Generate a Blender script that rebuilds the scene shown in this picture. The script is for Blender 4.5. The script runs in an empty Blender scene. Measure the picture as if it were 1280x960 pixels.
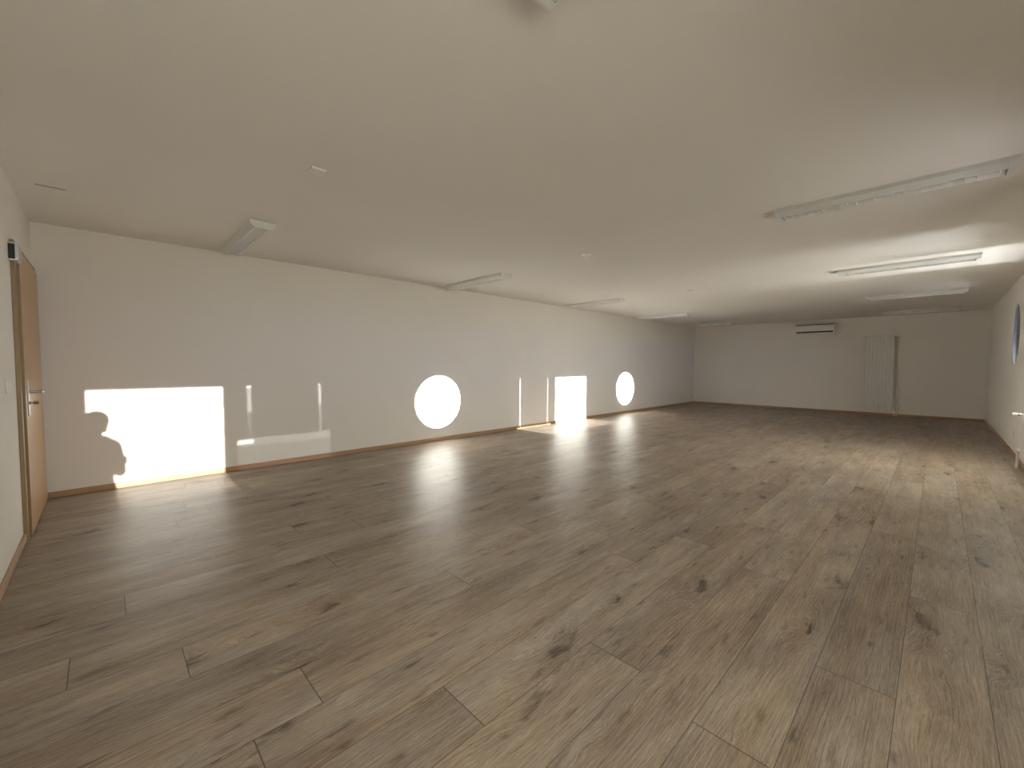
import bpy, bmesh, math, random
from mathutils import Vector, Matrix
random.seed(7)
R = math.radians
scene = bpy.context.scene
COL = scene.collection

# ------------------------------------------------------------------ camera
CAM_Z = 1.2374
cam_data = bpy.data.cameras.new('camera')
cam = bpy.data.objects.new('camera', cam_data); COL.objects.link(cam)
cam_data.sensor_width = 36.0
cam_data.lens = 36.0 * 521.84 / 1280.0
cam_data.clip_start = 0.01
yaw, pitch, roll = 0.7955, -0.0451, 0.0030
fw = Vector((math.cos(yaw) * math.cos(pitch), math.sin(yaw) * math.cos(pitch), math.sin(pitch)))
rt = Vector((math.sin(yaw), -math.cos(yaw), 0)); up = rt.cross(fw)
r2 = rt * math.cos(roll) + up * math.sin(roll); u2 = up * math.cos(roll) - rt * math.sin(roll)
M = Matrix((r2, u2, -fw)).transposed().to_4x4(); M.translation = Vector((0, 0, CAM_Z))
cam.matrix_world = M
scene.camera = cam

# ------------------------------------------------------------------ room sizes (metres)
YL, YR, XN, XF, H = 5.69, -0.7734, -0.4276, 14.07, 2.5
WT = 0.25                    # thickness of the window wall
SLOPE_Z, SLOPE_X = 0.164, 0.0248   # how far the sunbeam drops / drifts per metre across the room

# ------------------------------------------------------------------ world, sun, exposure
world = bpy.data.worlds.new('sky'); scene.world = world; world.use_nodes = True
wn = world.node_tree.nodes; wl = world.node_tree.links
bg = wn['Background']
tcw = wn.new('ShaderNodeTexCoord'); sepw = wn.new('ShaderNodeSeparateXYZ'); rampw = wn.new('ShaderNodeValToRGB')
wl.new(tcw.outputs['Generated'], sepw.inputs[0]); wl.new(sepw.outputs['Z'], rampw.inputs[0])
rampw.color_ramp.elements[0].position = 0.0; rampw.color_ramp.elements[0].color = (0.34, 0.62, 1.60, 1)
_e = rampw.color_ramp.elements.new(0.16); _e.color = (0.10, 0.20, 0.55, 1)
rampw.color_ramp.elements[-1].position = 0.5; rampw.color_ramp.elements[-1].color = (0.05, 0.10, 0.30, 1)
wl.new(rampw.outputs[0], bg.inputs['Color']); bg.inputs['Strength'].default_value = 5.0

sd = bpy.data.lights.new('sun', 'SUN'); sun = bpy.data.objects.new('sun', sd); COL.objects.link(sun)
sd.energy = 37.0; sd.angle = R(0.30); sd.color = (1.0, 0.97, 0.92)
sun.rotation_euler = Vector((SLOPE_X, 1, -SLOPE_Z)).to_track_quat('-Z', 'Y').to_euler()
sun.location = (0, -8, 6)

# added area lamps at the far window pair, standing in for slat-reflected sun
def add_slat_standin(x0, x1, z0, z1, elev, power, spread):
    ld = bpy.data.lights.new('slat_standin_lamp', 'AREA'); lo = bpy.data.objects.new('slat_standin_lamp', ld); COL.objects.link(lo)
    ld.shape = 'RECTANGLE'; ld.size = x1 - x0; ld.size_y = (z1 - z0) * math.cos(R(elev)) + 0.02
    ld.energy = power; ld.spread = R(spread); ld.color = (0.97, 0.99, 1.0)
    lo.location = ((x0 + x1) / 2, YR + 0.02, (z0 + z1) / 2)
    d = Vector((SLOPE_X, math.cos(R(elev)), math.sin(R(elev))))
    z = -d.normalized(); x = Vector((1, 0, 0)); x = (x - z * x.dot(z)).normalized(); y = z.cross(x)
    m = Matrix((x, y, z)).transposed().to_4x4(); m.translation = lo.location; lo.matrix_world = m
GLOW = [(14, .5), (24, .7), (34, .9), (44, 1.0), (54, 1.0), (64, 1.0), (74, .8)]
for e, k in GLOW:
    add_slat_standin(6.72, 7.80, 1.0, 2.05, e, 0.55 * k, 12)
for e, k in GLOW[:5]:
    add_slat_standin(5.60, 6.55, 1.0, 2.05, e + 4, 0.5 * k, 26)

# added area lamps near the wall's outer face, filling in for window daylight
def window_fill_lamp(x0, x1, z0, z1, power, shape='RECTANGLE'):
    ld = bpy.data.lights.new('window_fill_lamp', 'AREA'); lo = bpy.data.objects.new('window_fill_lamp', ld); COL.objects.link(lo)
    ld.shape = shape; ld.size = x1 - x0; ld.size_y = z1 - z0; ld.energy = power; ld.color = (1.0, .975, .80)
    lo.location = ((x0 + x1) / 2, YR - WT + .07, (z0 + z1) / 2); lo.rotation_euler = (R(90 - 38), 0, 0); ld.spread = R(150)
window_fill_lamp(-.29, .80, .93, 2.08, 42)
window_fill_lamp(.93, 2.00, .93, 2.08, 22)
window_fill_lamp(5.54, 6.55, .93, 2.08, 20)
window_fill_lamp(6.71, 7.81, .93, 2.08, 66)
window_fill_lamp(3.31, 4.17, 1.28, 2.14, 12, 'ELLIPSE')

vs = scene.view_settings
scene.display_settings.display_device = 'sRGB'
vs.view_transform = 'Standard'; vs.look = 'None'; vs.gamma = 1.0; vs.use_curve_mapping = False
vs.exposure = 0.20
cy = scene.cycles
cy.use_denoising = True; cy.max_bounces = 14; cy.diffuse_bounces = 10; cy.glossy_bounces = 4
cy.transparent_max_bounces = 12; cy.sample_clamp_indirect = 12.0; cy.caustics_reflective = False; cy.caustics_refractive = False

# ------------------------------------------------------------------ helpers
def lin(c):
    return tuple((x / 12.92 if x <= .04045 else ((x + .055) / 1.055) ** 2.4) for x in c)

def mat(name, col, rough=0.5, metal=0.0, bump=None, spec=0.5, var=0.0):
    m = bpy.data.materials.new(name); m.use_nodes = True
    n, l = m.node_tree.nodes, m.node_tree.links
    b = n['Principled BSDF']
    b.inputs['Base Color'].default_value = (*col, 1); b.inputs['Roughness'].default_value = rough
    b.inputs['Metallic'].default_value = metal; b.inputs['Specular IOR Level'].default_value = spec
    tc = n.new('ShaderNodeTexCoord')
    if var:
        no = n.new('ShaderNodeTexNoise'); no.inputs['Scale'].default_value = 1.3; no.inputs['Detail'].default_value = 6
        l.new(tc.outputs['Object'], no.inputs['Vector'])
        mr = n.new('ShaderNodeMapRange'); mr.inputs['To Min'].default_value = 1 - var; mr.inputs['To Max'].default_value = 1 + var
        l.new(no.outputs[0], mr.inputs['Value'])
        hs = n.new('ShaderNodeHueSaturation'); hs.inputs['Color'].default_value = (*col, 1)
        l.new(mr.outputs[0], hs.inputs['Value']); l.new(hs.outputs[0], b.inputs['Base Color'])
    if bump:
        no = n.new('ShaderNodeTexNoise'); no.inputs['Scale'].default_value = bump[0]; no.inputs['Detail'].default_value = 3
        l.new(tc.outputs['Object'], no.inputs['Vector'])
        bp = n.new('ShaderNodeBump'); bp.inputs['Strength'].default_value = bump[1]; bp.inputs['Distance'].default_value = bump[2]
        l.new(no.outputs[0], bp.inputs['Height']); l.new(bp.outputs[0], b.inputs['Normal'])
    return m

def wood(name, c1, c2, rough, axis):
    """plain beech: fine grain running along one axis"""
    m = bpy.data.materials.new(name); m.use_nodes = True
    n, l = m.node_tree.nodes, m.node_tree.links
    b = n['Principled BSDF']; b.inputs['Roughness'].default_value = rough
    tc = n.new('ShaderNodeTexCoord'); mp = n.new('ShaderNodeMapping')
    s = [60, 60, 60]; s[axis] = 2.5; mp.inputs['Scale'].default_value = s
    l.new(tc.outputs['Object'], mp.inputs['Vector'])
    no = n.new('ShaderNodeTexNoise'); no.inputs['Scale'].default_value = 1; no.inputs['Detail'].default_value = 5
    l.new(mp.outputs[0], no.inputs['Vector'])
    rp = n.new('ShaderNodeValToRGB'); rp.color_ramp.elements[0].position = .3; rp.color_ramp.elements[1].position = .7
    rp.color_ramp.elements[0].color = (*c1, 1); rp.color_ramp.elements[1].color = (*c2, 1)
    l.new(no.outputs[0], rp.inputs[0]); l.new(rp.outputs[0], b.inputs['Base Color'])
    return m

def glass(name):
    m = bpy.data.materials.new(name); m.use_nodes = True
    n, l = m.node_tree.nodes, m.node_tree.links
    for x in list(n):
        if x.type != 'OUTPUT_MATERIAL': n.remove(x)
    out = [x for x in n if x.type == 'OUTPUT_MATERIAL'][0]
    t = n.new('ShaderNodeBsdfTransparent'); t.inputs[0].default_value = (.95, .97, .97, 1)
    g = n.new('ShaderNodeBsdfGlossy'); g.inputs['Roughness'].default_value = .02
    f = n.new('ShaderNodeFresnel'); f.inputs[0].default_value = 1.18
    mx = n.new('ShaderNodeMixShader')
    l.new(f.outputs[0], mx.inputs[0]); l.new(t.outputs[0], mx.inputs[1]); l.new(g.outputs[0], mx.inputs[2]); l.new(mx.outputs[0], out.inputs[0])
    return m

def fabric(name, col, through):
    """blind cloth: diffuse, lets a share of the light through"""
    m = bpy.data.materials.new(name); m.use_nodes = True
    n, l = m.node_tree.nodes, m.node_tree.links
    out = [x for x in n if x.type == 'OUTPUT_MATERIAL'][0]; b = n['Principled BSDF']
    b.inputs['Base Color'].default_value = (*col, 1); b.inputs['Roughness'].default_value = .9
    t = n.new('ShaderNodeBsdfTransparent'); mx = n.new('ShaderNodeMixShader'); mx.inputs[0].default_value = through
    l.new(b.outputs[0], mx.inputs[1]); l.new(t.outputs[0], mx.inputs[2]); l.new(mx.outputs[0], out.inputs[0])
    return m

def link(name, me, m=None, parent=None, smooth=False):
    o = bpy.data.objects.new(name, me); COL.objects.link(o)
    if m is not None: me.materials.append(m)
    if parent is not None: o.parent = parent
    if smooth:
        for p in me.polygons: p.use_smooth = True
    return o

class MB:
    """collects shapes into one mesh"""
    def __init__(self): self.bm = bmesh.new()
    def box(self, x0, x1, y0, y1, z0, z1, bev=0.0, seg=2):
        g = bmesh.new()
        vs_ = [g.verts.new((x, y, z)) for x in (x0, x1) for y in (y0, y1) for z in (z0, z1)]
        for f in ((0, 1, 3, 2), (4, 6, 7, 5), (0, 4, 5, 1), (2, 3, 7, 6), (0, 2, 6, 4), (1, 5, 7, 3)):
            g.faces.new([vs_[i] for i in f])
        bmesh.ops.recalc_face_normals(g, faces=g.faces)
        if bev: bmesh.ops.bevel(g, geom=list(g.edges), offset=bev, segments=seg, affect='EDGES', profile=.5)
        self.merge(g); return self
    def prism(self, pts, axis, a, b, bev=0.0):
        """closed 2-D outline swept along an axis; pts are the two other coordinates in x<y<z order"""
        g = bmesh.new()
        def P(p, t):
            q = [p[0], p[1]]; q.insert(axis, t); return q
        A = [g.verts.new(P(p, a)) for p in pts]; B = [g.verts.new(P(p, b)) for p in pts]
        n = len(pts)
        g.faces.new(A); g.faces.new(B[::-1])
        for i in range(n): g.faces.new((A[i], B[i], B[(i + 1) % n], A[(i + 1) % n]))
        bmesh.ops.recalc_face_normals(g, faces=g.faces)
        if bev: bmesh.ops.bevel(g, geom=list(g.edges), offset=bev, segments=2, affect='EDGES')
        self.merge(g); return self
    def tube(self, p, q, r, r2=None, seg=20):
        p, q = Vector(p), Vector(q); d = q - p
        g = bmesh.new()
        bmesh.ops.create_cone(g, cap_ends=True, segments=seg, radius1=r, radius2=r if r2 is None else r2, depth=d.length)
        g.transform(Matrix.Translation((p + q) / 2) @ d.to_track_quat('Z', 'Y').to_matrix().to_4x4())
        self.merge(g); return self
    def ball(self, c, r, s=(1, 1, 1), seg=20):
        g = bmesh.new(); bmesh.ops.create_uvsphere(g, u_segments=seg, v_segments=seg // 2 + 2, radius=r)
        g.transform(Matrix.Translation(c) @ Matrix.Diagonal((*s, 1))); self.merge(g); return self
    def merge(self, g):
        me = bpy.data.meshes.new('tmp'); g.to_mesh(me); g.free(); self.bm.from_mesh(me); bpy.data.meshes.remove(me)
    def build(self, name, m, parent=None, smooth=False):
        me = bpy.data.meshes.new(name); self.bm.to_mesh(me); self.bm.free()
        o = link(name, me, m, parent)
        if smooth:
            me.shade_smooth(); me.set_sharp_from_angle(angle=R(35))
        return o

def holed(name, outer, holes, depth, m, to_world):
    """flat slab with holes: filled 2-D curve, extruded, turned into a mesh"""
    cu = bpy.data.curves.new(name, 'CURVE'); cu.dimensions = '2D'; cu.fill_mode = 'BOTH'; cu.extrude = depth / 2
    for pts in [outer] + holes:
        sp = cu.splines.new('POLY'); sp.points.add(len(pts) - 1); sp.use_cyclic_u = True
        for i, p in enumerate(pts): sp.points[i].co = (p[0], p[1], 0, 1)
    tmp = bpy.data.objects.new('tmp', cu); COL.objects.link(tmp)
    dg = bpy.context.evaluated_depsgraph_get(); dg.update()
    me = bpy.data.meshes.new_from_object(tmp.evaluated_get(dg)); me.name = name
    bpy.data.objects.remove(tmp); bpy.data.curves.remove(cu)
    me.transform(to_world)
    bm = bmesh.new(); bm.from_mesh(me); bmesh.ops.remove_doubles(bm, verts=bm.verts, dist=1e-5)
    bmesh.ops.recalc_face_normals(bm, faces=bm.faces); bm.to_mesh(me); bm.free()
    me.materials.clear()
    return link(name, me, m)

def rect(x0, x1, z0, z1): return [(x0, z0), (x1, z0), (x1, z1), (x0, z1)]
def circ(cx, cz, r, n=96): return [(cx + r * math.cos(2 * math.pi * i / n), cz + r * math.sin(2 * math.pi * i / n)) for i in range(n)]

def struct(o, label=None):
    o['kind'] = 'structure'
    if label: o['label'] = label; 
    return o
def tag(o, label, cat, group=None):
    o['label'] = label; o['category'] = cat
    if group: o['group'] = group
    return o
def empty(name, loc=(0, 0, 0)):
    e = bpy.data.objects.new(name, None); COL.objects.link(e); e.location = loc; e.empty_display_size = .1; return e
def copy_tree(o, parent=None):
    c = o.copy(); COL.objects.link(c); c.parent = parent
    for ch in [k for k in COL.objects if k.parent == o]: copy_tree(ch, c)
    return c

# ------------------------------------------------------------------ materials
M_wall = mat('wall_paint', (.81, .785, .74), .85, bump=(140, .25, .002), spec=.2, var=.03)
M_ceil = mat('ceiling_paint', (.80, .775, .735), .9, bump=(110, .35, .003), spec=.2, var=.03)
M_beech_x = wood('beech_along_x', (.37, .225, .125), (.45, .285, .165), .42, 0)
M_beech_y = wood('beech_along_y', (.37, .225, .125), (.45, .285, .165), .42, 1)
M_door = wood('beech_veneer', (.43, .255, .125), (.50, .31, .155), .3, 2)
M_frame = wood('beech_door_frame', (.27, .185, .095), (.34, .235, .125), .4, 2)
M_steel = mat('brushed_steel', (.62, .60, .57), .28, 1.0, bump=(400, .05, .001))
M_alu = mat('aluminium_housing', (.50, .51, .52), .32, .9)
M_dark = mat('dark_slot', (.02, .018, .016), .6)
M_plastic = mat('white_plastic', (.80, .80, .78), .4)
M_enamel = mat('white_enamel', (.78, .77, .74), .35, spec=.5)
M_lampbody = mat('lamp_enamel', (.70, .71, .68), .45)
M_louvre = mat('louvre_aluminium', (.92, .92, .90), .30, .4)
M_tube = mat('fluorescent_tube', (.85, .85, .83), .3)
M_winframe = mat('grey_window_frame', (.20, .21, .22), .5)
M_glass = glass('window_glass')
M_ground = mat('pale_paving', (.42, .40, .37), .9, bump=(8, .3, .01), var=.15)
M_slat = mat('pale_slats', (.75, .75, .73), .35)
M_cloth = fabric('blind_cloth', (.62, .62, .62), .004)
M_sheer = fabric('sheer_cloth', (.75, .75, .75), .04)

def floor_material():
    m = bpy.data.materials.new('oak_laminate'); m.use_nodes = True
    n, l = m.node_tree.nodes, m.node_tree.links
    b = n['Principled BSDF']
    def N(t, **k):
        x = n.new(t)
        for a, v in k.items(): setattr(x, a, v)
        return x
    def math_(op, a, b_=None, c=None):
        x = N('ShaderNodeMath', operation=op)
        for i, v in enumerate((a, b_, c)):
            if v is None: continue
            if isinstance(v, (int, float)): x.inputs[i].default_value = v
            else: l.new(v, x.inputs[i])
        return x.outputs[0]
    def comb(x_, y_, z_=0.0):
        c = N('ShaderNodeCombineXYZ')
        for i, v in enumerate((x_, y_, z_)):
            if isinstance(v, (int, float)): c.inputs[i].default_value = v
            else: l.new(v, c.inputs[i])
        return c.outputs[0]
    def noise(v, sc=1.0, det=2.0, ro=.5, dist=0.0):
        x = N('ShaderNodeTexNoise'); x.inputs['Scale'].default_value = sc; x.inputs['Detail'].default_value = det
        x.inputs['Roughness'].default_value = ro; x.inputs['Distortion'].default_value = dist
        l.new(v, x.inputs['Vector']); return x.outputs[0]
    def mapr(v, a, b_, c, d, st=True):
        x = N('ShaderNodeMapRange'); x.interpolation_type = 'SMOOTHSTEP' if st else 'LINEAR'
        for i, q in enumerate((a, b_, c, d)): x.inputs[i + 1].default_value = q
        l.new(v, x.inputs[0]); return x.outputs[0]
    uv = N('ShaderNodeUVMap', uv_map='plank'); s = N('ShaderNodeSeparateXYZ'); l.new(uv.outputs[0], s.inputs[0])
    at = N('ShaderNodeUVMap', uv_map='seed'); sa = N('ShaderNodeSeparateXYZ'); l.new(at.outputs[0], sa.inputs[0])
    u, v = s.outputs[0], s.outputs[1]; r1, r2_ = sa.outputs[0], sa.outputs[1]; r3 = math_('FRACT', math_('MULTIPLY', math_('ADD', r1, r2_), 7.31))
    U = math_('ADD', u, math_('MULTIPLY', r1, 60)); V = math_('ADD', v, math_('MULTIPLY', r2_, 40))
    # knots
    vo = N('ShaderNodeTexVoronoi'); vo.voronoi_dimensions = '2D'; vo.feature = 'F1'; vo.inputs['Scale'].default_value = 1.0
    wob = noise(comb(math_('MULTIPLY', U, 9), math_('MULTIPLY', V, 22)), 1, 3)
    wobx = math_('MULTIPLY', math_('SUBTRACT', wob, .5), .55)
    l.new(comb(math_('ADD', math_('MULTIPLY', U, 1.7), wobx), math_('ADD', math_('MULTIPLY', V, 4.6), wobx)), vo.inputs['Vector'])
    vc = N('ShaderNodeSeparateColor'); l.new(vo.outputs['Color'], vc.inputs[0])
    kd = math_('DIVIDE', vo.outputs['Distance'], math_('ADD', .45, math_('MULTIPLY', vc.outputs[1], 1.1)))
    v2 = N('ShaderNodeTexVoronoi'); v2.voronoi_dimensions = '2D'; v2.inputs['Scale'].default_value = 1.0
    l.new(comb(math_('ADD', math_('MULTIPLY', U, 3.1), math_('MULTIPLY', wobx, .8)), math_('ADD', math_('MULTIPLY', V, 15), math_('MULTIPLY', wobx, 1.5))), v2.inputs['Vector'])
    v2c = N('ShaderNodeSeparateColor'); l.new(v2.outputs['Color'], v2c.inputs[0])
    pin = math_('MULTIPLY', mapr(v2.outputs['Distance'], .04, .22, 1, 0), mapr(v2c.outputs[0], .60, .90, 0, 1))
    sel = mapr(vc.outputs[0], .45, .95, 0, 1)                   # only some cells hold a knot
    knot = math_('MULTIPLY', mapr(kd, .02, .13, 1, 0), sel)
    halo = math_('MULTIPLY', mapr(kd, .05, .50, 1, 0), sel)
    # grain flows round the knots
    flow = noise(comb(math_('MULTIPLY', U, 1.1), math_('MULTIPLY', V, 3.2), math_('MULTIPLY', r3, 9)), 1, 2)
    warp = math_('ADD', math_('MULTIPLY', flow, .05), math_('MULTIPLY', halo, .06))
    Vw = math_('ADD', V, warp)
    rings = N('ShaderNodeTexWave'); rings.wave_type = 'BANDS'; rings.bands_direction = 'Y'; rings.wave_profile = 'SAW'
    rings.inputs['Scale'].default_value = 20; rings.inputs['Distortion'].default_value = 1.6; rings.inputs['Detail'].default_value = 2
    rings.inputs['Detail Scale'].default_value = 1.2
    l.new(comb(math_('MULTIPLY', U, .35), Vw), rings.inputs['Vector'])
    fine = noise(comb(math_('MULTIPLY', U, 7), math_('MULTIPLY', Vw, 230)), 1, 4, .65)
    pore = noise(comb(math_('MULTIPLY', U, 28), math_('MULTIPLY', Vw, 480)), 1, 2, .6)
    streak = noise(comb(math_('MULTIPLY', U, 1.6), math_('MULTIPLY', Vw, 26)), 1, 4, .6)
    cloud = noise(comb(math_('MULTIPLY', U, 1.7), math_('MULTIPLY', V, 5)), 1, 3, .55)
    t = math_('MULTIPLY', math_('SUBTRACT', fine, .5), 1.2)
    t = math_('ADD', t, math_('MULTIPLY', math_('SUBTRACT', pore, .5), .75))
    t = math_('ADD', t, math_('MULTIPLY', math_('SUBTRACT', rings.outputs[1], .5), .13))
    t = math_('ADD', t, math_('MULTIPLY', math_('SUBTRACT', streak, .5), .60))
    t = math_('ADD', t, math_('MULTIPLY', math_('SUBTRACT', cloud, .5), .8))
    t = math_('ADD', t, math_('MULTIPLY', math_('SUBTRACT', r3, .5), .14))
    t = math_('ADD', t, .63)
    t = math_('SUBTRACT', t, math_('MULTIPLY', halo, .12))
    t = math_('SUBTRACT', t, math_('MULTIPLY', knot, .45)); t = math_('SUBTRACT', t, math_('MULTIPLY', pin, .28))
    rp = N('ShaderNodeValToRGB'); e = rp.color_ramp.elements
    e[0].position = 0.0; e[0].color = (.060, .040, .027, 1)
    e[1].position = 1.0; e[1].color = (.42, .335, .255, 1)
    k = e.new(.3); k.color = (.160, .115, .083, 1)
    k = e.new(.55); k.color = (.245, .186, .139, 1)
    l.new(t, rp.inputs[0])
    # warm / grey tint from board to board and within it
    hs = N('ShaderNodeHueSaturation'); l.new(rp.outputs[0], hs.inputs['Color'])
    l.new(mapr(noise(comb(math_('MULTIPLY', U, .9), math_('MULTIPLY', V, 6), 3.3), 1, 2), .3, .7, .72, 1.02), hs.inputs['Saturation'])
    # joints: long edges fine, ends a little stronger
    w = math_('MINIMUM', v, math_('SUBTRACT', .245, v))
    L = N('ShaderNodeAttribute', attribute_name='plank_len')
    we = math_('MINIMUM', u, math_('SUBTRACT', L.outputs['Fac'], u))
    seam = math_('MAXIMUM', mapr(w, .0006, .0022, .75, 0), mapr(we, .0008, .0030, .8, 0))
    mx = N('ShaderNodeMix', data_type='RGBA'); l.new(seam, mx.inputs['Factor']); l.new(hs.outputs[0], mx.inputs['A'])
    mx.inputs['B'].default_value = (.045, .032, .024, 1)
    l.new(mx.outputs['Result'], b.inputs['Base Color'])
    l.new(mapr(fine, .3, .7, .46, .36, False), b.inputs['Roughness'])
    b.inputs['Specular IOR Level'].default_value = .26
    bp = N('ShaderNodeBump'); bp.inputs['Strength'].default_value = .22; bp.inputs['Distance'].default_value = .0012
    l.new(math_('SUBTRACT', math_('ADD', fine, math_('MULTIPLY', pore, .5)), math_('MULTIPLY', seam, 1.2)), bp.inputs['Height'])
    l.new(bp.outputs[0], b.inputs['Normal'])
    return m

# ------------------------------------------------------------------ floor: laminate boards 24.5 cm wide along the room
def build_floor():
    me = bpy.data.meshes.new('floor'); verts, faces, uvs, tones, lens = [], [], [], [], []
    PW, PL, Y0 = .245, 2.05, .068
    known = {-2: 3.85, -1: 3.07, 0: 2.07, 1: 1.43, 2: 2.77, 3: 1.52, 4: .90, 5: .32, 6: .54}
    rr = random.Random(3)
    k0 = int(math.floor((YR - Y0) / PW)); k1 = int(math.ceil((YL - Y0) / PW))
    for k in range(k0, k1):
        ya, yb = Y0 + k * PW, Y0 + (k + 1) * PW
        a, b = max(ya, YR), min(yb, YL)
        j = known.get(k, rr.uniform(0, PL))
        x = j - PL * math.ceil((j - XN) / PL)
        while x < XF:
            xa, xb = max(x, XN), min(x + PL, XF)
            if xb - xa > 1e-4:
                i = len(verts); verts += [(xa, a, 0), (xb, a, 0), (xb, b, 0), (xa, b, 0)]; faces.append((i, i + 1, i + 2, i + 3))
                uvs += [(xa - x, a - ya), (xb - x, a - ya), (xb - x, b - ya), (xa - x, b - ya)]
                tones.append((rr.random(), rr.random(), rr.random())); lens.append(PL)
            x += PL
    me.from_pydata(verts, [], faces)
    uvl = me.uv_layers.new(name='plank')
    for i, q in enumerate(uvs): uvl.data[i].uv = q
    sl = me.uv_layers.new(name='seed')
    la = me.attributes.new('plank_len', 'FLOAT', 'FACE')
    for i, q in enumerate(tones):
        la = me.attributes['plank_len']; la.data[i].value = lens[i]
        for k in range(4): me.uv_layers['seed'].data[4 * i + k].uv = (q[0], q[1])
    return struct(link('floor', me, floor_material()))
build_floor()
struct(MB().box(XN - .3, XF + .3, YR - WT, YL + .3, -.30, -.004).build('slab', M_ground))['kind'] = 'structure'

# ------------------------------------------------------------------ shell
struct(MB().box(XN - .3, XF + .3, YR - WT, YL + .3, H, H + .25).build('ceiling', M_ceil))
struct(MB().box(XN - .3, XF + .3, YL, YL + .3, -.004, H).build('wall_left', M_wall))
struct(MB().box(XF, XF + .3, YR, YL, -.004, H).build('wall_far', M_wall))
struct(MB().box(XN - .3, XN, YR, YL, -.004, H).build('wall_near', M_wall))
ZB, ZT = .92, 2.09
RECTS = [(-.30, .81), (.92, 2.01), (5.53, 6.56), (6.70, 7.82)]
CIRCS = [3.74, 9.55]
to_w = Matrix(((1, 0, 0, 0), (0, 0, -1, YR - WT / 2), (0, 1, 0, 0), (0, 0, 0, 1)))
wr = holed('wall_right', rect(XN - .3, XF + .3, -.004, H), [rect(a, b, ZB, ZT) for a, b in RECTS] + [circ(c, 1.71, .45) for c in CIRCS], WT, M_wall, to_w)
struct(wr)
struct(MB().box(-60, 60, -90, YR - WT, -.55, -.35).build('ground', M_ground))

# baseboards
BH, BT = .055, .014
def base(name, x0, x1, y0, y1, m):
    struct(MB().box(x0, x1, y0, y1, 0, BH, .003).build(name, m))
base('baseboard_left', XN + .034, XF - BT, YL - BT, YL, M_beech_x)
base('baseboard_far', XF - BT, XF, YR + BT, YL, M_beech_y)
base('baseboard_right', XN + BT, XF - BT, YR, YR + BT, M_beech_x)
base('baseboard_near', XN, XN + BT, YR + BT, 4.435, M_beech_y)

# windows
for i, (a, b) in enumerate(RECTS):
    g = MB(); y0, y1 = YR - WT + .01, YR - WT + .06
    t = .012
    g.box(a, a + t, y0, y1, ZB, ZT).box(b - t, b, y0, y1, ZB, ZT).box(a + t, b - t, y0, y1, ZB, ZB + t).box(a + t, b - t, y0, y1, ZT - t, ZT)
    f = struct(g.build('window_%d' % (i + 1), M_winframe))
    MB().box(a + t, b - t, y0 + .02, y0 + .026, ZB + t, ZT - t).build('pane', M_glass, f)
for i, c in enumerate(CIRCS):
    g = bmesh.new(); n = 96; y0, y1 = YR - .055, YR - .012
    ring = []
    for k in range(n):
        q = 2 * math.pi * k / n; cs, sn = math.cos(q), math.sin(q)
        ring.append([g.verts.new((c + r * cs, y, 1.71 + r * sn)) for r, y in ((.4495, y0), (.4495, y1), (.436, y1), (.436, y0))])
    for k in range(n):
        A, B = ring[k], ring[(k + 1) % n]
        for j in range(4): g.faces.new((A[j], B[j], B[(j + 1) % 4], A[(j + 1) % 4]))
    bmesh.ops.recalc_face_normals(g, faces=g.faces)
    me = bpy.data.meshes.new('window'); g.to_mesh(me); g.free()
    f = struct(link('window_%d' % (i + 5), me, M_winframe))
    g = MB(); g.tube((c, y0 + .026, 1.71), (c, y0 + .032, 1.71), .4355, seg=96); g.build('pane', M_glass, f)

# open slatted blinds in the outer window of each pair
M_sun_filter = fabric('sun_filter_sheet', (.75, .75, .75), .30)  # unseen added sheet that dims and streaks the first sun patch
_n, _l = M_sun_filter.node_tree.nodes, M_sun_filter.node_tree.links
_tc = _n.new('ShaderNodeTexCoord'); _mp = _n.new('ShaderNodeMapping'); _mp.inputs['Scale'].default_value = (1.2, 1, 16)
_no = _n.new('ShaderNodeTexNoise'); _no.inputs['Scale'].default_value = 1; _no.inputs['Detail'].default_value = 3
_mr = _n.new('ShaderNodeMapRange'); _mr.inputs['From Min'].default_value = .3; _mr.inputs['From Max'].default_value = .7; _mr.inputs['To Min'].default_value = .54; _mr.inputs['To Max'].default_value = .62
_l.new(_tc.outputs['Object'], _mp.inputs[0]); _l.new(_mp.outputs[0], _no.inputs['Vector']); _l.new(_no.outputs[0], _mr.inputs[0])
_l.new(_mr.outputs[0], [x for x in _n if x.type == 'MIX_SHADER'][0].inputs[0])
for (a, b), lb in ((RECTS[0], 'open pale slatted blind in the rectangular window beside the door wall'),
                   (RECTS[3], 'open pale slatted blind in the rectangular window above the low radiator')):
    e = empty('slatted_blind', ((a + b) / 2, YR - .12, ZT)); tag(e, lb, 'blind')
    g = MB(); n = 44
    for k in range(n):
        z = -.04 - k * (ZT - ZB - .06) / n
        g.prism([(-.0125, z), (0, z + .0015), (.0125, z), (.0125, z + .0008), (0, z + .0023), (-.0125, z + .0008)], 0, -(b - a) / 2 + .015, (b - a) / 2 - .015)
    g.build('slats', M_slat, e)
    if a < 0: MB().box(-(b - a) / 2 + .001, (b - a) / 2 - .001, -.031, -.030, ZB - ZT + .001, -.001).build('added_sun_filter', M_sun_filter, e)
    MB().box(-(b - a) / 2 + .005, (b - a) / 2 - .005, -.02, .02, -.025, -.001, .002).build('headrail', M_plastic, e)
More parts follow.
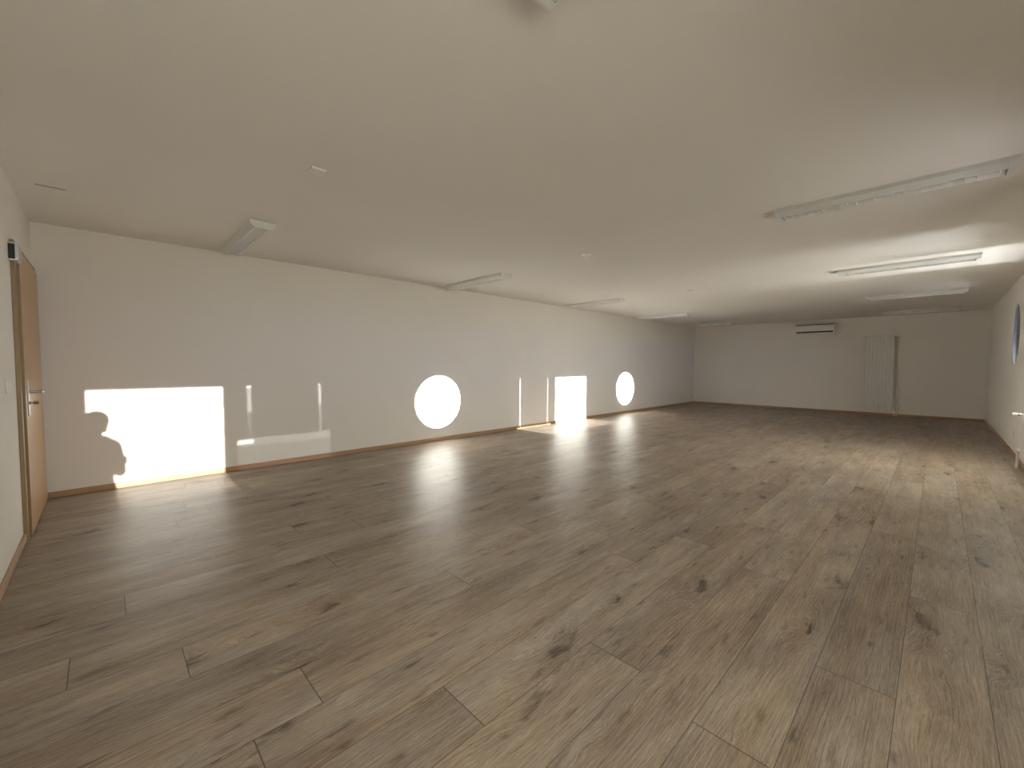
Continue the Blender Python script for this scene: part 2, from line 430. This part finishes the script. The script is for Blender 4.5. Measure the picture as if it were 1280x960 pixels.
# lowered cloth blinds in the inner window of each pair; light leaks beside and below the cloth
def cloth_blind(a, b, slits, ztop, zbot, lb, extra=None):
    e = empty('roller_blind', ((a + b) / 2, YR - .04, ZT)); tag(e, lb, 'blind')
    ox, oy, oz = e.location
    g = MB(); xs = [a + .001] + [q for s in slits for q in (s[0], s[1])] + [b - .001]
    for k in range(0, len(xs), 2):
        g.box(xs[k] - ox, xs[k + 1] - ox, -.001, .001, zbot - oz, ztop - oz - .03)
    g.build('cloth', M_cloth, e)
    MB().box(a + .002 - ox, b - .002 - ox, -.02, .02, -.045, -.001, .004).build('roller_case', M_plastic, e)
    if extra: extra(e, ox, oy, oz)
def leak_filter(e, ox, oy, oz):  # added filter strips set how brightly each light leak comes through
    for a, b, z0, z1, t in ((1.045, 1.085, 1.745, 2.04, .20), (1.045, 1.085, 1.425, 1.745, .09), (1.855, 1.885, 1.785, 2.04, .24), (1.855, 1.885, 1.425, 1.785, .13),
                            (.925, 1.10, 1.365, 1.410, .34), (.925, 1.10, 1.335, 1.365, .13), (1.10, 2.005, 1.335, 1.426, .13), (.925, 1.10, 1.410, 1.426, .13), (.925, 2.005, 1.10, 1.335, .09), (.925, 2.005, ZB + .002, 1.10, .12)):
        MB().box(a - ox, b - ox, .0015, .0025, z0 - oz, z1 - oz).build('leak_filter_strip', fabric('leak_filter', (.7, .7, .7), t), e)
cloth_blind(*RECTS[1], [(1.045, 1.085), (1.855, 1.885)], ZT, 1.425, 'lowered grey cloth blind in the second window from the door wall', leak_filter)
cloth_blind(*RECTS[2], [(5.637, 5.642), (6.456, 6.4592)], ZT, 1.07, 'lowered grey cloth blind in the window between the round window and the low radiator')

# ------------------------------------------------------------------ ceiling lights
def make_light():
    e = empty('ceiling_light')
    L = .64; w0, w1, d0, d1 = .10, .068, .028, .060       # half widths and drops below the ceiling
    me = bpy.data.meshes.new('housing'); g = bmesh.new()
    prof = [(-w0, 0), (-w0, -d0), (-w1, -d1), (-w1 + .006, -d1), (-w1 + .006, -.012), (w1 - .006, -.012), (w1 - .006, -d1), (w1, -d1), (w0, -d0), (w0, 0)]
    g2 = MB(); g2.prism(prof, 1, -L + .045, L - .045)
    g2.build('housing', M_lampbody, e)
    for s in (-1, 1):
        c = MB(); a, b = s * (L - .044), s * L
        g3 = bmesh.new()
        out = [(-w0 - .001, 0), (-w0 - .001, -d0), (-w1 - .001, -d1 - .001), (w1 + .001, -d1 - .001), (w0 + .001, -d0), (w0 + .001, 0)]
        A = [g3.verts.new((p[0], a, p[1])) for p in out]
        B = [g3.verts.new((p[0], b - s * .15 * (-p[1]), p[1])) for p in out]
        g3.faces.new(A); g3.faces.new(B[::-1])
        for i in range(6): g3.faces.new((A[i], B[i], B[(i + 1) % 6], A[(i + 1) % 6]))
        bmesh.ops.recalc_face_normals(g3, faces=g3.faces)
        c.merge(g3); c.build('end_cap', M_lampbody, e)
    lv = MB()
    y = -L + .07
    while y < L - .06:
        lv.prism([(-w1 + .012, -d1 + .002), (w1 - .012, -d1 + .002), (w1 - .020, -d1 + .020), (-w1 + .020, -d1 + .020)], 1, y - .0015, y + .0015)
        y += .05
    for s in (-1, 1):
        lv.prism([(s * (w1 - .007), -d1 + .001), (s * (w1 - .013), -d1 + .001), (s * (w1 - .024), -.016), (s * (w1 - .022), -.016)], 1, -L + .05, L - .05)
    lv.build('louvre', M_louvre, e)
    t = MB(); t.tube((0, -L + .06, -.024), (0, L - .06, -.026), .013, seg=16); t.build('tube', M_tube, e, True)
    return e
proto = make_light()
LX = [1.05, 4.03, 7.06, 10.06, 13.02]
L_LAB = ['white ceiling light nearest the door, showing its bright louvre, beside the long left wall',
         'white ceiling light by the long left wall above the larger circle of sunlight',
         'white ceiling light by the long left wall above the second square of sunlight',
         'white ceiling light by the long left wall, fourth from the door',
         'white ceiling light in the far corner by the long left wall']
R_LAB = ['white ceiling light overhead, only its end showing at the top edge of the photo',
         'large white ceiling light with a louvre grid, closest one of the window side row',
         'white ceiling light lying in the bright band of reflected sunlight',
         'thin looking ceiling light just beyond the bright band of sunlight',
         'faint thin ceiling light above the tall radiator on the far wall']
first = True
for row, (yc, labs, grp) in enumerate(((4.86, L_LAB, 'ceiling lights along the long left wall'), (.34, R_LAB, 'ceiling lights along the window side'))):
    for x, lb in zip(LX, labs):
        o = proto if first else copy_tree(proto); first = False
        o.location = (x, yc, H); tag(o, lb, 'ceiling light', grp)

# ------------------------------------------------------------------ small ceiling fittings
def cover(x, y, lb, s=.045, rot=0):
    e = empty('junction_cover', (x, y, H)); e.rotation_euler = (0, 0, rot); tag(e, lb, 'cover plate')
    MB().box(-s, s, -s, s, -.014, 0, .003).build('plate', M_plastic, e)
    for q in (-1, 1): MB().tube((q * s * .55, 0, -.0155), (q * s * .55, 0, -.013), .004, seg=12).build('screw_head', M_steel, e)
cover(1.03, 2.87, 'small square white cover plate on the ceiling behind the first light from the door')
d = empty('ceiling_sensor', (3.98, 2.85, H)); tag(d, 'tiny round white sensor on the open ceiling, brighter than its neighbours', 'sensor')
MB().tube((0, 0, -.012), (0, 0, 0), .05, seg=28).build('base_ring', M_plastic, d, True)
MB().tube((0, 0, -.024), (0, 0, -.012), .028, .036, seg=28).build('sensor_cap', M_enamel, d, True)
cover(7.08, 2.95, 'faint square cover plate on the ceiling inside the band of reflected light')
cover(10.2, 2.9, 'faint square cover plate on the ceiling between the band of light and the far wall')
h = empty('ceiling_hatch', (-.23, 4.66, H)); tag(h, 'flat white rectangular ceiling hatch with one dark edge gap above the door', 'hatch')
MB().box(-.075, .075, -.17, .17, -.006, 0, .0015).build('panel', M_ceil, h)
MB().box(-.076, .076, -.178, -.173, -.002, 0).build('gap_strip', M_dark, h)

# ------------------------------------------------------------------ door in the near wall
D0, D1, DH = 4.47, 5.60, 2.03
dr = empty('door_1', (XN, D0, 0)); struct(dr)
g = MB(); cw = .05
g.box(0, .022, -cw, 0, 0, DH + .05, .002).box(0, .022, D1 - D0, D1 - D0 + cw, 0, DH + .05, .002).box(0, .022, 0, D1 - D0, DH, DH + .05, .002)
g.build('door_frame', M_frame, dr)
MB().box(.0005, .006, .002, D1 - D0 - .002, .002, DH - .002).build('dark_gap_backing', M_dark, dr)  # dark sheet behind the leaf, giving the edge gap its shade
leaf = MB().box(.008, .036, .018, D1 - D0 - .004, .012, DH - .006, .002).build('door_leaf', M_door, dr)
leafe = MB().box(.0075, .0345, .014, .0185, .012, DH - .006, .001).build('leaf_edge', M_frame, dr)
# lever handle set
g = MB(); ys = .115; g.box(.036, .043, ys - .02, ys + .02, .86, 1.115, .003)
hd = g.build('handle_plate', M_steel, leaf)
g = MB(); g.tube((.042, ys, 1.035), (.100, ys, 1.035), .010).ball((.100, ys, 1.035), .0105).tube((.100, ys, 1.035), (.100, ys + .15, 1.033), .0095).ball((.100, ys + .15, 1.033), .0095)
g.build('lever', M_steel, leaf, True)
g = MB(); g.tube((.036, ys, .955), (.048, ys, .955), .013).tube((.048, ys, .955), (.064, ys, .955), .0045).box(.062, .088, ys - .0015, ys + .0015, .943, .967, .001)
g.build('key_in_cylinder', mat('dark_brass', (.16, .12, .07), .35, .8), leaf, True)
# door closer
cl = empty('door_closer', (XN, 4.36, 1.93)); tag(cl, 'silver door closer box above the upper corner of the wooden door', 'door closer')
prof = [(0, 0), (.034, 0), (.042, .006), (.046, .018), (.047, .06), (.046, .102), (.042, .114), (.034, .12), (0, .12)]
MB().prism(prof, 1, 0, .16).build('closer_body', M_alu, cl, True)
MB().box(0, .030, -.004, 0, .01, .11, .001).build('end_plate', M_dark, cl)
# switch
sw = empty('light_switch', (XN, 4.01, 1.10)); tag(sw, 'white light switch on the wall beside the wooden door', 'light switch')
MB().box(0, .009, -.042, .042, -.042, .042, .003).build('plate', M_plastic, sw)
MB().box(.009, .013, -.030, .030, -.030, .030, .002).build('rocker', M_enamel, sw)

# ------------------------------------------------------------------ sockets
def socket(loc, axis, lb, grp=None):
    e = empty('wall_socket', loc); e.rotation_euler = (0, 0, {'y-': 0, 'y+': math.pi}[axis]); tag(e, lb, 'socket')
    MB().box(-.042, .042, -.010, 0, -.042, .042, .003).build('plate', M_plastic, e)
    g = MB(); g.tube((0, -.0108, 0), (0, -.009, 0), .021, seg=24); g.build('socket_face', M_enamel, e, True)
    g = MB()
    for q in (-.008, .008): g.tube((q, -.0118, 0), (q, -.0105, 0), .0026, seg=10)
    g.build('pin_holes', M_dark, e)
socket((7.44, YL, .22), 'y-', 'white wall socket low in the second square of sunlight, the one nearer the door')
socket((7.56, YL, .22), 'y-', 'white wall socket low in the second square of sunlight, the one further from the door')
socket((13.72, YL, .25), 'y-', 'white wall socket low on the long wall beside the far corner')
socket((10.99, YR, .27), 'y+', 'small wall socket on the window wall, further from the low radiator')
socket((9.14, YR, .30), 'y+', 'small wall socket on the window wall, next to the low radiator')

# ------------------------------------------------------------------ air conditioner on the far wall
ac = empty('air_conditioner', (XF, 2.41, 2.12)); tag(ac, 'white wall air conditioner with a dark air slot high on the far wall', 'air conditioner')
W2 = .435
prof = [(0, 0), (-.10, 0), (-.135, .012), (-.150, .035)] + [(-.163, .052), (-.172, .10), (-.175, .18), (-.172, .232), (-.165, .245), (-.15, .25), (0, .25)]
MB().prism(prof, 1, -W2, W2).build('casing', M_enamel, ac, True)
MB().prism([(-.1435, .022), (-.1670, .050), (-.169, .066), (-.176, .066), (-.172, .048), (-.150, .020)], 1, -W2 + .02, W2 - .035).build('air_slot', M_dark, ac)
MB().prism([(-.120, -.004), (-.152, .014), (-.158, .024), (-.154, .026), (-.146, .016), (-.118, .002)], 1, -W2 + .02, W2 - .035).build('flap', M_enamel, ac)
g = MB()
for k in range(5): g.box(-.145 + k * .026, -.132 + k * .026, -W2 + .03, W2 - .03, .2495, .254)
g.prism([(-.1745, .236), (-.1655, .249), (-.152, .2545), (-.150, .251), (-.164, .245), (-.171, .235)], 1, -W2 + .02, W2 - .02)  # dark strip along the casing's upper front edge
g.build('grille_and_dark_strip', M_dark, ac)

# ------------------------------------------------------------------ tall radiator on the far wall
ra = empty('tall_radiator', (XF, 1.075, .16)); tag(ra, 'tall white vertical panel radiator fixed to the far wall', 'radiator')
HW, RH = .305, 1.84
g = MB(); n = 9; w = 2 * HW / n
for k in range(n):
    y = -HW + k * w
    g.box(-.105, -.088, y + .0035, y + w - .0035, 0, RH, .005)
g.box(-.096, -.086, -HW + .004, HW - .004, .01, RH - .01)
g.build('front_panel', M_enamel, ra, True)
for z in (.012, RH - .055): MB().box(-.087, -.050, -HW + .01, HW - .01, z, z + .043, .006).build('header', M_enamel, ra)
for z in (.25, 1.55):
    for y in (-.2, .15): MB().box(-.052, -.001, y, y + .05, z, z + .06, .003).build('bracket', M_steel, ra)
g = MB(); g.tube((-.068, -HW + .012, .035), (-.068, -HW - .035, .035), .011).tube((-.068, -HW - .035, .05), (-.068, -HW - .035, -.16), .009); g.build('supply_pipe', M_enamel, ra, True)
g = MB(); g.tube((-.030, -HW - .075, RH - .03), (-.030, -HW - .075, -.16), .010).tube((-.068, -HW + .012, RH - .03), (-.030, -HW - .075, RH - .03), .010); g.build('return_pipe', M_enamel, ra, True)
MB().tube((-.068, -HW - .035, -.02), (-.068, -HW - .035, .05), .018).build('valve', M_steel, ra, True)

# ------------------------------------------------------------------ low radiator under the far window pair
lr = empty('low_radiator', (7.72, YR, .20)); tag(lr, 'low white radiator at the photo edge under the windows, valve towards the far wall', 'radiator')
g = MB(); g.box(-1.5, 0, .045, .060, 0, .48, .004)
for k in range(22):
    x = -1.47 + k * .0675; g.box(x, x + .045, .058, .066, .02, .46, .003)
g.build('front_panel', M_enamel, lr)
g = MB(); g.box(-1.49, -.01, .020, .046, .01, .47, .003); g.build('convector', M_alu, lr)
for x in (-1.2, -.3): MB().box(x, x + .04, .001, .025, .1, .4).build('bracket', M_steel, lr)
g = MB(); g.tube((-.01, .050, .46), (.20, .050, .46), .010).tube((.18, .045, .46), (.18, .072, .46), .015); g.build('valve_body', M_steel, lr, True)
g = MB(); g.tube((.18, .073, .46), (.18, .079, .46), .017); g.build('valve_ring', M_dark, lr, True)
g = MB(); g.tube((.18, .079, .46), (.18, .125, .46), .021, .019); g.build('thermostat_head', M_plastic, lr, True)
g = MB(); g.tube((-.01, .050, .03), (.22, .062, .03), .012).tube((.22, .062, .04), (.22, .062, -.2), .013); g.build('return_pipe', M_enamel, lr, True)

# ------------------------------------------------------------------ the person taking the photograph (stands at the viewpoint; only the shadow shows)
def skin_body(name, pts, edges, m, parent, root=0, sub=2):
    """pts: (x,y,z,rx,ry)"""
    me = bpy.data.meshes.new(name); me.from_pydata([p[:3] for p in pts], edges, [])
    o = link(name, me, m, parent)
    sk = o.modifiers.new('skin', 'SKIN'); sk.use_smooth_shade = True
    if not me.skin_vertices: 
        bm = bmesh.new(); bm.from_mesh(me); bm.verts.layers.skin.verify(); bm.to_mesh(me); bm.free()
    for i, p in enumerate(pts):
        sv = me.skin_vertices[0].data[i]; sv.radius = (p[3], p[4]); sv.use_root = (i == root)
    o.modifiers.new('sub', 'SUBSURF').levels = sub; o.modifiers['sub'].render_levels = sub
    dg = bpy.context.evaluated_depsgraph_get(); dg.update()
    me2 = bpy.data.meshes.new_from_object(o.evaluated_get(dg)); o.modifiers.clear(); o.data = me2
    bpy.data.meshes.remove(me)
    for p_ in me2.polygons: p_.use_smooth = True
    return o

def build_person():
    M_skin = mat('skin', (.55, .34, .25), .55); M_top = mat('dark_jumper', (.06, .07, .10), .9, bump=(300, .3, .002))
    M_jean = mat('dark_jeans', (.05, .07, .12), .85, bump=(500, .3, .001)); M_hair = mat('brown_hair', (.06, .035, .02), .7, bump=(200, .6, .004))
    M_shoe = mat('black_shoe', (.03, .03, .03), .5); M_phone = mat('black_phone', (.015, .015, .018), .2)
    e = empty('person', (-.205, -.245, 0)); PY = .088; e.rotation_euler = (0, 0, yaw)
    tag(e, 'person in a dark jumper and jeans holding a phone, whose shadow falls on the wall', 'person')
    # local frame: +x faces the view direction, +y is the person's left
    P = [(0, 0, .93, .125, .10)]; E = []
    def add(par, *p): P.append(p); E.append((par, len(P) - 1)); return len(P) - 1
    wst = add(0, 0, 0, 1.08, .115, .09); ch = add(wst, 0, 0, 1.29, .135, .10); sh = add(ch, 0, 0, 1.445, .11, .075)
    nk = add(sh, .005, 0, 1.505, .05, .05); nk2 = add(nk, .015, 0, 1.55, .048, .048)
    hd = add(nk2, .022, 0, 1.60, .072, .078); hd2 = add(hd, .02, 0, 1.67, .078, .092); add(hd2, .01, 0, 1.725, .05, .055)
    for s in (1, -1):
        hip = add(0, 0, s * .085, .86, .082, .082); kn = add(hip, .01, s * .10, .48, .056, .056); an = add(kn, -.01, s * .11, .09, .036, .036); add(an, .13, s * .12, .035, .03, .028)
        so = add(sh, 0, s * .165, 1.435, .052, .052); el = add(so, .03, s * .185, 1.13, .040, .040)
        wr_ = add(el, .225, PY + s * .080, 1.155, .026, .022)
    body = skin_body('body', P, E, M_skin, e)
    # face
    g = MB(); g.ball((.108, 0, 1.615), .018, (.8, .7, 1.5)); g.build('nose', M_skin, body, True)
    g = MB(); M_eye = mat('eye', (.7, .7, .7), .2); g.ball((.088, .032, 1.645), .012); g.build('eye', M_eye, body, True)
    g = MB(); g.ball((.088, -.032, 1.645), .012); g.build('eye', M_eye, body, True)
    g = MB(); g.ball((.10, 0, 1.572), .022, (.35, 1, .3)); g.build('mouth', mat('lips', (.45, .18, .15), .5), body, True)
    for s in (-1, 1): MB().ball((.012, s * .083, 1.625), .028, (.7, .35, 1.1)).build('ear', M_skin, body, True)
    g = MB(); g.ball((-.010, 0, 1.668), .102, (1.0, .94, .90)).ball((-.045, 0, 1.575), .085, (.75, 1.0, 1.3)); g.build('hair', M_hair, e, True)
    # clothing, a little larger than the body
    T = [(0, 0, .90, .135, .115), (0, 0, 1.08, .125, .10), (0, 0, 1.27, .145, .11), (0, 0, 1.435, .115, .085), (.003, 0, 1.50, .066, .062)]
    TE = [(0, 1), (1, 2), (2, 3), (3, 4)]
    for s in (1, -1):
        i = len(T); T += [(0, s * .165, 1.435, .064, .064), (.03, s * .185, 1.13, .050, .050), (.195, PY + s * .095, 1.15, .036, .034)]; TE += [(3, i), (i, i + 1), (i + 1, i + 2)]
    skin_body('jumper', T, TE, M_top, e)
    J = [(0, 0, .97, .125, .10), (0, 0, .90, .13, .105)]; JE = [(0, 1)]
    for s in (1, -1):
        i = len(J); J += [(0, s * .087, .83, .092, .092), (.01, s * .10, .48, .068, .068), (-.01, s * .11, .11, .055, .055)]; JE += [(1, i), (i, i + 1), (i + 1, i + 2)]
    skin_body('jeans', J, JE, M_jean, e, root=1)
    for s in (1, -1):
        MB().box(-.085, .19, s * .115 - .047, s * .115 + .047, 0, .085, .035, 4).build('shoe', M_shoe, e, True)
    # hands round the ends of the phone: palm behind, thumb and four bent fingers
    for s in (1, -1):
        Hn = [(.225, PY + s * .080, 1.155, .026, .020), (.262, PY + s * .080, 1.185, .030, .016), (.276, PY + s * .078, 1.205, .034, .014)]
        HE = [(0, 1), (1, 2)]
        for k, (dz, ln) in enumerate(((.028, .9), (.010, 1.0), (-.008, .95), (-.026, .8))):
            i = len(Hn); z = 1.212 + dz
            Hn += [(.288, PY + s * .086, z, .009, .009), (.300, PY + s * .094, z + .002, .0085, .0085), (.306, PY + s * (.087 - .006 * ln), z + .003, .008, .008), (.3075, PY + s * (.079 - .010 * ln), z + .003, .007, .007)]
            HE += [(2, i), (i, i + 1), (i + 1, i + 2), (i + 2, i + 3)]
        i = len(Hn); Hn += [(.268, PY + s * .062, 1.198, .011, .011), (.280, PY + s * .050, 1.215, .010, .010), (.286, PY + s * .043, 1.229, .008, .008)]; HE += [(2, i), (i, i + 1), (i + 1, i + 2)]
        skin_body('hand', Hn, HE, M_skin, body, sub=1)
    ph = MB().box(-.0085, 0, -.078, .078, -.037, .037, .003).build('phone', M_phone)
    ph.matrix_world = M @ Matrix(((0, 1, 0, -.0625), (0, 0, 1, -.018), (1, 0, 0, .023), (0, 0, 0, 1)))
    tag(ph, 'black phone held sideways in both hands of the person', 'phone')
build_person()
